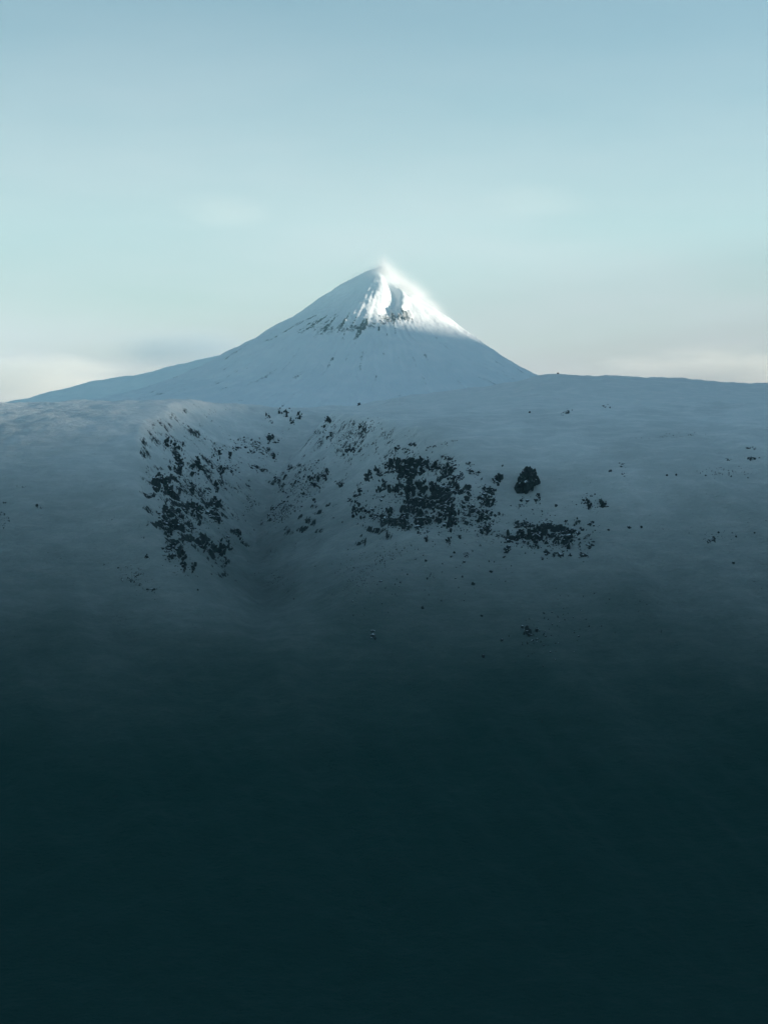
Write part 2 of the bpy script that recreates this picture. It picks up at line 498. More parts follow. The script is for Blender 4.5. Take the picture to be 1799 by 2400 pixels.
# runnels down the slopes
run = fbm(theta * 26, r_big / 260, 4, 331, 0.6)
H = H + run * 6.5 * sstep(60, 260, r_big) * (1 - 0.75 * sstep(0.15, 0.5, theta) * (1 - sstep(300, 600, r_big))) * (1 - sstep(900, 1500, r_big))
H = H + 2.2 * fbm(MX / 30, MY / 30, 4, 351) + 5 * fbm(MX / 160, MY / 160, 2, 357) * sstep(100, 500, r_big)
ROCKA = np.clip(band * 0.62 + sstep(0.10, 0.5, run) * 0.66 * sstep(150, 320, r_big) + 0.10 * hol + 0.16 * rib
                + 0.25 * sstep(60, -40, H) * sstep(0.0, 0.4, fbm(MX / 200, MY / 60, 3, 377)), 0, 1)
mountain = grid_object('mountain', MX, MY, H, M_MOUNT)
mountain.location = (PX, PY, 0)
at = mountain.data.attributes.new('rock', 'FLOAT', 'POINT')
at.data.foreach_set('value', ROCKA.astype(np.float32).ravel())
tag(mountain, 'pointed snow peak with sunlit right flank rising behind the plateau', 'mountain', kind='structure')

FARR = [(-500, 985), (-100, 958), (0, 946), (66, 933), (116, 918), (164, 908), (224, 892), (324, 877), (425, 854), (544, 825), (640, 806), (760, 800), (900, 815), (1050, 850), (1200, 900), (1400, 960)]
fa = [az(u, r) * 6600 for u, r in FARR]; fz = [float(-tdown(r) * 6600) for u, r in FARR]
hx = np.arange(-3000, 1100, 12.0); hy = np.arange(-1100, 900, 12.0)
HX, HY = np.meshgrid(hx, hy)
crest = np.interp(HX + 25 * fbm(HX / 300, HY / 300, 2, 401), fa, fz)
fall = np.where(HY < 0, np.abs(HY) / 1000.0, HY / 700.0)
HZ = crest - (crest + 215) * sstep(0, 1, fall) - 0.05 * np.abs(HY)
HZ = HZ + 6 * fbm(HX / 120, HY / 120, 4, 411) + 1.5 * fbm(HX / 30, HY / 30, 2, 413)
hill = grid_object('far_ridge', HX, HY, HZ, M_MOUNT)
hill.location = (0, 6600, 0)
tag(hill, 'low snowy ridge running down to the left behind the peak', 'ridge', kind='structure')

# ridge added out of view, its crest shaped to hold low sun off plateau
vx = np.arange(2600, 9400, 50.0); vy = np.arange(-3000, 9600, 35.0)
VX, VY = np.meshgrid(vx, vy)
crest_z = np.interp(VY, [-3000, 1000, 2200, 3200, 4700, 5300, 5610, 5720, 9600], [998, 999, 999, 1110, 1205, 1200, 1072, 1030, 1030])
crest_z = crest_z + np.interp(VY, [2200, 3200], [9, 40]) * fbm(VY / 260, VY * 0 + 8.1, 4, 133, 0.6) + np.interp(VY, [2200, 3200], [4, 30]) * fbm(VY / 80, VY * 0 + 2.7, 3, 137, 0.6)
ends = sstep(-3000, -2000, VY) * (1 - sstep(7600, 9500, VY))
VZ = -330 + ends * (crest_z + 330) * np.exp(-(np.abs(VX - 6000) / 1150.0) ** 1.35)
VZ = VZ + 60 * fbm(VX / 420, VY / 420, 4, 139) * sstep(60, 500, np.abs(VX - 6000))
shade_ridge = grid_object('shade_ridge', VX, VY, VZ, M_MOUNT)
tag(shade_ridge, 'unseen snowy ridge added off to the right to block the low sun', 'ridge', kind='structure')

# ------------------------------------------------------------------ rocks
def rock_mesh(seed, n, kind):
    r = random.Random(seed)
    bm = bmesh.new()
    for i in range(n):
        th = r.uniform(0, 2 * math.pi); zc = r.uniform(-1, 1)
        q = math.sqrt(max(0, 1 - zc * zc))
        p = Vector((q * math.cos(th), q * math.sin(th), zc))
        if kind == 'column':         # squared-off, standing
            p = Vector([math.copysign(abs(c) ** 0.55, c) for c in p])
            p.x *= 0.42; p.y *= 0.42; p.z *= 0.95
            p.x += 0.16 * p.z * r.uniform(-1, 1)
        elif kind == 'slab':
            p = Vector([math.copysign(abs(c) ** 0.6, c) for c in p])
            p.x *= 0.85; p.y *= 0.5; p.z *= 0.42
        else:
            p *= r.uniform(0.62, 0.95)
            p.z *= 0.8
        bm.verts.new(p)
    bmesh.ops.convex_hull(bm, input=list(bm.verts))
    loose = [v for v in bm.verts if not v.link_faces]
    if loose: bmesh.ops.delete(bm, geom=loose, context='VERTS')
    me = bpy.data.meshes.new('rock_%s' % kind)
    bm.to_mesh(me); bm.free()
    me.materials.append(M_ROCK)
    return me

LIB = {'column': [rock_mesh(100 + i, 12, 'column') for i in range(9)],
       'slab': [rock_mesh(200 + i, 12, 'slab') for i in range(7)],
       'block': [rock_mesh(300 + i, 11, 'block') for i in range(9)]}

def place_rock(pos, size, kind, parent, sink=0.25, name='rock'):
    me = rng.choice(LIB[kind])
    o = bpy.data.objects.new(name, me)
    COL.objects.link(o)
    n = gnormal(pos.x, pos.y)
    lean = n.lerp(Vector((0, 0, 1)), 0.55).normalized()
    q = lean.to_track_quat('Z', 'Y') @ Euler((rng.gauss(0, .16), rng.gauss(0, .16), rng.uniform(0, 6.28))).to_quaternion()
    tall = 1.35 if kind == 'column' else 1.0
    s = Vector((size * rng.uniform(.75, 1.25), size * rng.uniform(.75, 1.2), size * tall * rng.uniform(.8, 1.25))) * 0.55
    p = pos - n * size * 0.5 * sink
    if parent is not None:
        p = p - parent.location
        o.parent = parent
    o.location = p
    o.rotation_mode = 'QUATERNION'; o.rotation_quaternion = q
    o.scale = s
    return o

def outcrop(label, ells, conv, group='rock outcrops on the snowy hillside'):
    """one crag: ells holds (cx, cy, rx, ry, angle, count, size in crop px, kind)"""
    ox, oy, k = conv
    pts = []
    for cx, cy, rx, ry, ang, n, size, kind in ells:
        ca, sa = math.cos(math.radians(ang)), math.sin(math.radians(ang))
        for i in range(int(round(n * 2.5))):
            for tries in range(12):
                a = rng.uniform(-1, 1); b = rng.uniform(-1, 1)
                if a * a + b * b <= 1: break
            far = rng.random() < 0.28
            if far:
                e = rng.uniform(1.0, 1.7) / max(0.3, math.hypot(a, b)); a *= e; b *= e
            du, dv = a * rx * ca - b * ry * sa, a * rx * sa + b * ry * ca
            p = hit(ox + k * (cx + du), oy + k * (cy + dv))
            if p is None: continue
            s = 1.22 * size * k * p.y / F * rng.choice((0.4, 0.55, 0.7, 0.9, 1.0, 1.25))
            if far: s *= 0.55
            pts.append((p, s, kind))
    if not pts: return None
    base = min(pts, key=lambda t: t[0].z)[0]
    c = Vector((sum(t[0].x for t in pts) / len(pts), sum(t[0].y for t in pts) / len(pts), 0))
    c.z = float(ground(c.x, c.y))
    root = empty('rock_outcrop', c)
    tag(root, label, 'rock outcrop', group)
    for p, s, kind in pts:
        kd = kind if rng.random() < 0.75 else 'block'
        place_rock(p, s, kd, root)
    return root

C2 = (300, 900, 0.3619)
C3 = (760, 980, 0.2774)
C4 = (1140, 980, 0.3975)
C6 = (1100, 780, 0.4216)
C7 = (0, 1000, 0.3165)

# left cliff, from its top down
outcrop('thin broken rocks on the knob at the very top of the left cliff', [(262, 375, 22, 34, 15, 7, 30, 'column'), (315, 390, 16, 40, -12, 7, 30, 'column'), (352, 400, 12, 40, -20, 5, 24, 'column')], C2)
outcrop('dark rock wall just below the top of the left cliff', [(335, 530, 42, 62, 0, 18, 46, 'column'), (268, 525, 12, 30, 0, 3, 24, 'block')], C2)
outcrop('upright rock pillars side by side right of the upper left cliff wall', [(462, 545, 18, 60, -5, 8, 42, 'column'), (412, 560, 16, 50, -5, 6, 36, 'column')], C2)
outcrop('big blunt rock tower on the outer left edge of the left cliff', [(180, 655, 18, 44, 0, 8, 62, 'column'), (222, 605, 16, 24, 20, 4, 34, 'block')], C2)
outcrop('bowed dark crag leaning right beside the blunt tower of the left cliff', [(235, 650, 18, 46, -10, 7, 42, 'column'), (268, 700, 24, 44, -20, 9, 48, 'column'), (285, 740, 14, 20, 0, 3, 34, 'column')], C2)
outcrop('scattered ledge rocks in the middle of the left cliff', [(325, 660, 22, 30, 0, 6, 26, 'slab'), (415, 660, 34, 30, 25, 8, 32, 'slab'), (445, 715, 48, 20, 10, 11, 34, 'slab'), (520, 690, 24, 24, 30, 5, 26, 'block')], C2)
outcrop('narrow dark spike at the right edge of the middle left cliff', [(572, 675, 10, 36, 0, 6, 36, 'column')], C2)
outcrop('largest dark rock mass of the left cliff, at half its height', [(262, 868, 44, 50, 15, 18, 52, 'block'), (345, 830, 44, 34, -10, 12, 44, 'block'), (242, 790, 16, 26, 0, 4, 32, 'column'), (300, 905, 26, 36, 20, 7, 36, 'column')], C2)
outcrop('row of dark rocks running right from the largest left cliff mass', [(440, 830, 32, 50, -10, 12, 40, 'column'), (462, 890, 12, 30, 0, 4, 30, 'column'), (525, 825, 42, 44, 40, 13, 42, 'block'), (568, 775, 18, 34, -8, 7, 38, 'column'), (580, 880, 40, 26, 25, 10, 38, 'column')], C2)
outcrop('slanting streak of rocks under the largest left cliff mass', [(420, 955, 32, 20, 40, 8, 34, 'slab'), (365, 920, 22, 18, 30, 4, 28, 'block'), (265, 965, 22, 34, 10, 7, 32, 'column')], C2)
outcrop('long tapering rock spur at the foot of the left cliff', [(280, 1075, 36, 44, 0, 11, 36, 'block'), (280, 1130, 18, 30, 0, 4, 28, 'column'), (350, 1110, 24, 70, -12, 14, 46, 'column'), (368, 1190, 12, 30, 0, 4, 30, 'column')], C2)
outcrop('lone dark block at the lowest tip of the left cliff', [(425, 1190, 14, 26, 0, 4, 42, 'column'), (380, 1242, 12, 8, 0, 2, 18, 'block')], C2)
outcrop('jagged teeth of rock low on the right of the left cliff', [(500, 1050, 36, 24, 0, 10, 40, 'column'), (530, 1090, 10, 24, -10, 3, 30, 'column'), (490, 1080, 8, 20, 0, 2, 24, 'column')], C2)
outcrop('wedge of rock pointing down beside the jagged teeth of the left cliff', [(600, 1085, 34, 40, 15, 13, 48, 'column'), (630, 1150, 12, 30, -15, 4, 30, 'column'), (655, 1060, 12, 34, 0, 4, 30, 'column')], C2)
outcrop('small slanting rocks at the far right foot of the left cliff', [(640, 1000, 22, 24, 20, 5, 28, 'block'), (715, 985, 34, 18, 50, 8, 26, 'column'), (745, 1020, 12, 18, 40, 3, 24, 'column')], C2)
# head of the ravine, left side
outcrop('rock steps under the pale mound at the head of the ravine', [(908, 215, 14, 26, -20, 4, 26, 'column'), (930, 245, 10, 10, 0, 2, 18, 'block'), (980, 175, 10, 18, 0, 3, 24, 'column'), (1030, 195, 24, 30, -20, 8, 30, 'column'), (1060, 240, 10, 26, -10, 4, 30, 'column'), (1110, 210, 20, 20, 20, 5, 22, 'column')], C2)
outcrop('dark pointed rocks above the slanting seam left of the ravine', [(920, 345, 20, 24, 0, 6, 32, 'column'), (905, 382, 12, 12, 0, 2, 22, 'block'), (955, 370, 20, 16, 0, 4, 18, 'block')], C2)
outcrop('long seam of small rocks slanting down to the ravine from the left', [(830, 380, 50, 12, 25, 9, 24, 'slab'), (760, 425, 70, 14, 20, 10, 24, 'slab'), (685, 415, 30, 16, 25, 5, 22, 'slab'), (850, 430, 44, 10, 45, 8, 22, 'slab'), (905, 435, 12, 20, 0, 3, 20, 'column'), (718, 358, 8, 8, 0, 2, 18, 'block')], C2)
outcrop('thin upright rib of rock on the edge of the ravine', [(942, 475, 9, 36, -20, 6, 30, 'column')], C2)
outcrop('pair of dark rocks on the snow bench between cliff and ravine', [(592, 465, 16, 22, 0, 5, 34, 'column'), (655, 470, 12, 22, 20, 4, 26, 'column'), (545, 460, 12, 24, -20, 4, 20, 'column')], C2)
outcrop('low rock band along the lip of the smooth snow bowl', [(600, 560, 20, 28, 0, 6, 32, 'column'), (640, 545, 30, 14, 10, 6, 28, 'slab'), (685, 565, 26, 20, 5, 7, 34, 'slab'), (545, 560, 14, 26, 0, 4, 22, 'column')], C2)
outcrop('second rock band on the bowl lip nearer the ravine', [(835, 545, 44, 18, 8, 12, 32, 'slab'), (890, 555, 18, 12, 20, 4, 24, 'slab')], C2)
outcrop('rocks stepping down the crease where bowl and ravine meet', [(965, 610, 22, 14, 40, 5, 24, 'block'), (990, 650, 22, 36, 0, 8, 24, 'block'), (1000, 690, 14, 16, 0, 3, 22, 'block')], C2)
# right wall of the ravine
outcrop('rock nose at the upper right of the ravine head', [(1295, 240, 22, 16, 0, 6, 30, 'column'), (1268, 290, 14, 26, 10, 5, 26, 'column'), (1300, 345, 14, 28, 15, 5, 26, 'column'), (1330, 275, 20, 24, 0, 5, 16, 'block'), (1250, 370, 12, 20, 20, 3, 18, 'block')], C2)
outcrop('sparse dark rocks high on the right wall of the ravine', [(1505, 280, 8, 22, 15, 3, 22, 'column'), (1440, 310, 60, 14, -35, 7, 18, 'block'), (1390, 350, 30, 10, -40, 4, 18, 'block'), (1500, 135, 8, 14, 20, 2, 22, 'column')], C2)
outcrop('ragged rock patch midway up the right ravine wall', [(1430, 440, 56, 24, -10, 13, 26, 'column'), (1400, 470, 10, 12, 0, 2, 24, 'block'), (1365, 430, 16, 20, 0, 3, 18, 'block')], C2)
outcrop('stony corner where the upper ravine bends', [(1045, 555, 20, 16, -30, 5, 26, 'slab'), (1015, 590, 14, 12, -30, 3, 22, 'block')], C2)
outcrop('long belt of rocks climbing the right side of the ravine', [(1140, 590, 36, 40, -30, 9, 26, 'block'), (1205, 635, 36, 34, -20, 10, 32, 'column'), (1270, 590, 28, 40, -10, 9, 28, 'column'), (1085, 650, 36, 24, -40, 8, 24, 'block'), (1040, 690, 30, 16, -40, 6, 22, 'block'), (1215, 510, 30, 12, -40, 4, 18, 'block')], C2)
outcrop('lower belt of rocks above the ravine floor on its right', [(1130, 715, 14, 18, 0, 3, 24, 'column'), (1015, 755, 34, 14, -35, 6, 22, 'block'), (1075, 815, 14, 18, 0, 3, 24, 'block'), (1200, 765, 12, 22, 0, 4, 24, 'column'), (1115, 795, 30, 14, -30, 4, 18, 'block')], C2)
outcrop('bottom cluster of rocks at the right foot of the ravine', [(945, 800, 22, 16, 0, 5, 26, 'slab'), (925, 865, 34, 26, -30, 10, 24, 'block'), (875, 905, 10, 10, 0, 2, 24, 'block'), (985, 790, 14, 18, -20, 3, 20, 'block'), (990, 870, 34, 14, -20, 5, 18, 'block')], C2)
outcrop('two dark rocks between the ravine belt and the central crag', [(1378, 655, 12, 16, 10, 4, 30, 'column'), (1350, 640, 12, 16, 10, 2, 18, 'block')], C2)
# central crag
outcrop('small rocks strewn above the top of the central crag', [(745, 222, 30, 16, 0, 5, 34, 'block'), (605, 270, 14, 40, 30, 6, 34, 'column'), (705, 290, 34, 24, 0, 8, 34, 'block'), (665, 250, 30, 16, 0, 3, 22, 'block')], C3)
outcrop('thin line of pebbles rising above the central crag', [(900, 250, 60, 12, -20, 6, 22, 'block'), (1060, 205, 70, 14, -15, 5, 18, 'block')], C3)
outcrop('upper wall of the central crag with its row of dark columns', [(690, 430, 110, 66, 5, 46, 64, 'column'), (545, 420, 40, 50, 10, 10, 52, 'column'), (840, 410, 60, 50, 0, 16, 52, 'column'), (745, 490, 34, 34, 0, 7, 56, 'column'), (640, 490, 30, 30, 0, 5, 50, 'column')], C3)
outcrop('dark prow at the left end of the central crag', [(375, 500, 26, 46, 20, 9, 58, 'column'), (445, 450, 20, 34, 0, 6, 44, 'column'), (470, 475, 26, 18, 0, 4, 40, 'block')], C3)
outcrop('right shoulder of the upper central wall', [(930, 420, 26, 34, 0, 8, 48, 'column'), (1030, 455, 40, 50, 15, 14, 48, 'column'), (1100, 505, 40, 18, 5, 7, 50, 'slab'), (1150, 495, 30, 24, 0, 6, 54, 'slab')], C3)
outcrop('loose rocks trailing above the right shoulder of the central crag', [(1030, 335, 44, 14, 20, 8, 32, 'block'), (1090, 400, 20, 40, 0, 6, 30, 'block'), (950, 360, 20, 10, 0, 2, 22, 'block'), (880, 380, 20, 20, 0, 3, 24, 'block'), (1130, 405, 12, 12, 0, 2, 26, 'block')], C3)
outcrop('middle band of the central crag, left half', [(490, 600, 36, 44, 10, 12, 48, 'column'), (565, 605, 40, 36, 0, 9, 42, 'column'), (485, 675, 18, 20, 0, 3, 38, 'block'), (630, 600, 40, 40, 0, 9, 44, 'column')], C3)
outcrop('solid black heart of the central crag', [(720, 620, 54, 72, 5, 22, 62, 'column'), (830, 580, 50, 44, 0, 14, 52, 'column'), (1000, 650, 74, 88, 10, 42, 72, 'block'), (1010, 770, 78, 62, 0, 26, 66, 'block'), (920, 590, 40, 40, 0, 9, 50, 'column')], C3)
outcrop('ragged rocks between the middle and lower bands of the central crag', [(810, 690, 70, 34, -10, 12, 40, 'block'), (860, 710, 34, 40, 20, 8, 40, 'column'), (725, 765, 24, 16, 0, 3, 44, 'slab'), (790, 650, 50, 30, 0, 8, 36, 'block')], C3)
outcrop('lower buttress of the central crag tapering to a point', [(1070, 860, 42, 60, 10, 18, 64, 'column'), (1060, 905, 20, 20, 0, 4, 44, 'column'), (980, 860, 34, 40, 0, 9, 50, 'column')], C3)
outcrop('pair of hanging dark walls at the bottom of the central crag', [(670, 880, 46, 56, 5, 17, 56, 'column'), (800, 860, 34, 70, 0, 15, 58, 'column'), (805, 925, 18, 26, 0, 4, 44, 'column'), (870, 850, 30, 46, 0, 9, 46, 'column')], C3)
outcrop('rocks along the right end of the middle central band', [(1150, 620, 40, 20, 20, 7, 38, 'slab'), (1220, 620, 14, 12, 0, 2, 32, 'block'), (1105, 570, 16, 10, 0, 2, 26, 'block'), (1115, 605, 24, 20, 0, 4, 36, 'block')], C3)
outcrop('left foot of the central crag stepping down the slope', [(285, 640, 30, 60, 15, 11, 38, 'block'), (215, 705, 24, 30, 0, 4, 30, 'block'), (265, 790, 30, 60, 10, 10, 42, 'column'), (325, 810, 26, 60, 0, 9, 38, 'column')], C3)
outcrop('rock group under the left part of the central crag', [(420, 800, 50, 50, 10, 13, 42, 'block'), (415, 850, 24, 20, 0, 4, 42, 'block'), (535, 810, 50, 40, -30, 11, 42, 'column'), (505, 860, 16, 20, 0, 3, 36, 'block'), (548, 915, 10, 12, 0, 2, 32, 'block')], C3)
outcrop('broken chain of rocks down the right side of the central crag', [(1195, 720, 30, 60, 10, 10, 38, 'block'), (1260, 790, 44, 50, 0, 12, 44, 'block'), (1340, 810, 44, 40, 10, 11, 44, 'block'), (1300, 860, 24, 40, 0, 6, 42, 'column'), (1160, 820, 30, 30, 0, 5, 34, 'block')], C3)
outcrop('lowest right rocks of the central crag hanging over a snow chute', [(1350, 930, 44, 60, 0, 18, 42, 'block'), (1395, 930, 16, 40, 0, 4, 34, 'block'), (1225, 890, 12, 14, 0, 2, 30, 'block')], C3)
outcrop('angular rock knot between the central crag and the round boulder', [(1370, 670, 64, 34, -5, 18, 48, 'block'), (1400, 600, 40, 24, 20, 7, 38, 'block'), (1350, 580, 14, 20, 0, 3, 32, 'column')], C3)
outcrop('small square crag up left of the round boulder', [(1462, 515, 26, 36, 0, 9, 54, 'column'), (1500, 405, 8, 8, 0, 1, 26, 'block')], C3)
outcrop('dotted rocks in the hollow right of the central upper wall', [(1285, 470, 44, 24, 20, 8, 26, 'block'), (1325, 505, 10, 16, 0, 2, 32, 'block'), (1215, 445, 14, 12, 0, 2, 28, 'block')], C3)
for lab, e in (('narrow rock fang below the left hanging walls of the central crag', [(858, 1015, 12, 30, 0, 4, 40, 'column'), (810, 990, 10, 14, 0, 2, 24, 'block')]),
               ('slim leaning rock on the snow below the lower buttress', [(1055, 1035, 18, 34, 15, 6, 36, 'column')]),
               ('tiny rock right of the slim leaning rock under the buttress', [(1140, 1005, 10, 22, 0, 3, 30, 'column')]),
               ('small crooked rocks on the chute under the central crag', [(1200, 1155, 16, 24, 20, 4, 32, 'block'), (1175, 1205, 10, 20, 0, 3, 26, 'block'), (1250, 1130, 12, 10, 0, 2, 22, 'block')])):
    outcrop(lab, e, C3)
# right of the boulder
outcrop('speckled rocks directly below the round boulder', [(225, 490, 40, 20, -30, 9, 22, 'block'), (300, 480, 16, 30, 0, 6, 24, 'column'), (190, 518, 12, 8, 0, 2, 20, 'block')], C4)
outcrop('rock cluster with a dark tooth right of the round boulder', [(600, 520, 18, 24, 0, 6, 28, 'column'), (580, 490, 24, 14, 0, 3, 16, 'block'), (615, 450, 34, 12, 15, 4, 18, 'block')], C4)
outcrop('dark hooked rock with a snow top at the end of that cluster', [(675, 510, 14, 22, -15, 5, 34, 'column'), (705, 515, 18, 10, 0, 3, 26, 'slab')], C4)
outcrop('left column of the lower right crag ending in a round block', [(130, 715, 16, 28, 10, 5, 30, 'column'), (122, 778, 16, 12, 0, 4, 40, 'block'), (105, 825, 6, 10, 0, 1, 18, 'block')], C4)
outcrop('main left part of the lower right crag', [(240, 630, 26, 24, 0, 6, 26, 'block'), (225, 690, 54, 34, -20, 18, 34, 'column'), (290, 700, 30, 54, 5, 17, 36, 'column'), (345, 705, 24, 40, 10, 9, 30, 'column'), (180, 720, 16, 24, 0, 4, 26, 'column')], C4)
outcrop('main right part of the lower right crag', [(490, 685, 50, 30, -10, 17, 38, 'block'), (485, 740, 20, 30, 0, 7, 32, 'column'), (430, 700, 24, 24, 0, 5, 26, 'block'), (535, 615, 14, 20, 0, 4, 26, 'column'), (462, 620, 12, 16, 0, 3, 24, 'column'), (405, 740, 20, 30, 0, 6, 26, 'column')], C4)
outcrop('trickle of rocks on the right edge of the lower right crag', [(615, 625, 18, 16, 0, 5, 24, 'block'), (610, 740, 24, 26, 0, 6, 22, 'block'), (545, 740, 10, 20, 0, 2, 20, 'column'), (655, 640, 8, 8, 0, 1, 18, 'block')], C4)
outcrop('scattered rocks at the upper edge of the lower right crag', [(360, 615, 26, 20, 0, 6, 18, 'block'), (175, 630, 16, 16, 0, 3, 18, 'block'), (400, 620, 16, 16, 0, 2, 14, 'block')], C4)
outcrop('row of separate blocks along the base of the lower right crag', [(352, 792, 14, 10, 0, 3, 30, 'block'), (398, 808, 8, 14, 0, 3, 26, 'column'), (438, 808, 16, 16, 0, 4, 30, 'block'), (486, 812, 7, 10, 0, 2, 22, 'column'), (328, 828, 8, 6, 0, 2, 20, 'block'), (285, 790, 6, 8, 0, 1, 16, 'block')], C4)
outcrop('flat dark rock at the bottom right of the lower right crag', [(572, 812, 30, 14, 8, 8, 34, 'slab'), (572, 850, 6, 4, 0, 1, 14, 'block')], C4)
outcrop('cluster of dark stones on the open right slope', [(1335, 715, 14, 12, 20, 4, 26, 'block'), (1305, 725, 14, 10, 0, 3, 16, 'block')], C4)
outcrop('small broken rocks on the smooth slope well right of the round boulder', [(730, 312, 8, 8, 0, 2, 22, 'block'), (800, 280, 20, 10, 0, 4, 16, 'block'), (805, 330, 12, 10, -30, 3, 18, 'block')], C4)
outcrop('small rocks near the right edge below a snow covered knoll', [(1560, 242, 26, 10, 10, 6, 22, 'block'), (1605, 232, 5, 5, 0, 1, 16, 'block'), (1420, 242, 12, 8, 0, 3, 18, 'block')], C4)
outcrop('rocks rimming the snow covered knoll at the right edge', [(1540, 176, 14, 5, 0, 4, 16, 'slab'), (1578, 178, 12, 5, 10, 3, 14, 'slab')], C4)
outcrop('low stones along the horizon side of the right hill', [(545, 440, 16, 10, -20, 5, 18, 'block'), (520, 452, 20, 8, -20, 3, 14, 'block')], C6)
outcrop('string of stones higher up the right hill', [(755, 412, 28, 8, 0, 6, 16, 'block')], C6)
outcrop('dark scrubby rocks half buried at the left edge of the picture', [(12, 640, 26, 16, 10, 7, 30, 'slab'), (40, 565, 16, 6, 0, 3, 18, 'slab')], C7)
outcrop('low half buried rocks on the left open slope', [(272, 588, 14, 7, 0, 4, 24, 'slab'), (300, 600, 30, 10, 0, 3, 14, 'block')], C7)
outcrop('dotted line of rocks on the far left snowfield', [(150, 445, 50, 8, 5, 8, 14, 'block')], C7)
outcrop('arc of small rocks below the foot of the left cliff', [(1015, 1100, 40, 14, -20, 6, 22, 'block'), (980, 1140, 40, 10, 40, 6, 20, 'block'), (1035, 1170, 12, 8, 0, 2, 20, 'block'), (1120, 1215, 30, 14, 0, 6, 20, 'block'), (905, 1130, 10, 20, 0, 2, 16, 'block')], C7)
outcrop('two slim rocks left of the cliff foot', [(1090, 965, 14, 34, -35, 4, 20, 'column')], C7)
outcrop('little rock comb on the dim lower slope', [(1245, 1485, 20, 10, 10, 8, 14, 'column')], (0, 0, 1.0))
outcrop('pair of stones low on the dim slope under the central crag', [(877, 1492, 4, 8, -20, 3, 13, 'block'), (873, 1480, 3, 4, 0, 1, 10, 'block')], (0, 0, 1.0))

# boulders and stones that lie apart on the snow: each a thing of its own
def boulder_mesh(seed, sub, jag):
    r = random.Random(seed)
    bm = bmesh.new()
    bmesh.ops.create_icosphere(bm, subdivisions=sub, radius=1.0)
    planes = [(Vector((r.gauss(0, 1), r.gauss(0, 1), r.gauss(0, 1))).normalized(), r.uniform(.62, .92)) for i in range(22)]
    from mathutils import noise as mn
    off = Vector((seed * 3.1, seed * 1.7, 0))
    for v in bm.verts:
        d = v.co.normalized()
        rad = 1.0
        for n, c in planes:
            t = d.dot(n)
            if t > 0.05: rad = min(rad, c / t)
        rad *= 1 + jag * mn.fractal(d * 2.4 + off, 0.8, 2.1, 4)
        v.co = d * rad
    me = bpy.data.meshes.new('boulder')
    bm.to_mesh(me); bm.free()
    me.materials.append(M_ROCK)
    return me

p = hit(1238, 1140)
big = bpy.data.objects.new('boulder', boulder_mesh(5, 4, 0.55))
COL.objects.link(big)
s = 56 * p.y / F
big.location = p + Vector((0, 1.0, s * 0.24)); big.scale = (s * .55, s * .5, s * .72); big.rotation_euler = (0.05, 0.22, 0.5)
tag(big, 'large rounded black boulder standing alone right of the central crag', 'boulder')

stones = [
    (839, 645, 24, C4, 'largest of the isolated stones right of the lower right crag'),
    (910, 647, 17, C4, 'stone just right of the largest isolated stone beside the lower right crag'),
    (717, 664, 16, C4, 'small stone nearest the right edge of the lower right crag'),
    (1452, 860, 20, C4, 'single flat stone low on the right slope with nothing near it'),
    (1365, 677, 18, C4, 'slanted stone up right of the dark stone cluster on the open right slope'),
    (1468, 702, 14, C4, 'stone right of the slanted one on the open right slope'),
    (1577, 680, 12, C4, 'farthest right stone in the line on the open right slope'),
    (25, 910, 24, C4, 'lone dark stone below the round block of the lower right crag'),
    (1115, 340, 16, C4, 'right one of two pebbles on the upper right slope'),
    (1060, 338, 16, C4, 'left one of two pebbles on the upper right slope'),
    (1290, 340, 14, C4, 'left end stone of the scattered row under the knoll'),
    (1440, 345, 12, C4, 'middle stone of the scattered row under the knoll'),
    (1538, 352, 10, C4, 'right end stone of the scattered row under the knoll'),
    (408, 520, 22, C4, 'lonely rock between the round boulder and the toothed cluster'),
    (333, 445, 14, C6, 'solitary stone on the upper left flank of the right hill'),
    (490, 214, 14, C6, 'small cairn like stone standing on the skyline of the right hill'),
    (110, 607, 20, (0, 700, 0.386), 'flat rock on the skyline at the far left'),
    (230, 602, 18, (0, 700, 0.386), 'second skyline rock, right of the flat one at far left'),
    (1465, 1212, 20, C7, 'single stone under the tip of the left cliff'),
    (875, 1045, 14, C7, 'speck of rock on the ridge left of the cliff foot'),
    (1095, 1138, 26, C3, 'stone on the chute left of the crooked rocks'),
    (855, 1205, 26, C3, 'stone low on the snow under the narrow fang of the central crag'),
    (138, 575, 20, C3, 'rock tip poking out left of the central crag prow'),
    (1108, 1370, 11, (0, 0, 1.0), 'stone on the shaded slope under the lower right crag'),
    (990, 1427, 9, (0, 0, 1.0), 'dim stone up right of the pair of stones under the central crag'),
    (1128, 1445, 9, (0, 0, 1.0), 'dim stone left of the little rock comb'),
    (1132, 1540, 10, (0, 0, 1.0), 'faint upright stone below the little rock comb'),
    (1175, 1502, 8, (0, 0, 1.0), 'faint stone left below the little rock comb'),
]
SM = [boulder_mesh(40 + i, 2, 0.25) for i in range(6)]
for cx, cy, sz, (ox, oy, k), lab in stones:
    p = hit(ox + k * cx, oy + k * cy)
    if p is None: p = hit(ox + k * cx, oy + k * cy + 6)
    if p is None: continue
    s = sz * k * p.y / F
    o = bpy.data.objects.new('boulder', rng.choice(SM))
    COL.objects.link(o)
    o.location = p + Vector((0, 0, s * 0.12)); o.scale = (s * .55, s * .5, s * rng.uniform(.42, .6))
    o.rotation_euler = (rng.gauss(0, .2), rng.gauss(0, .2), rng.uniform(0, 6.28))
    tag(o, lab, 'boulder', 'single stones lying on the snow')

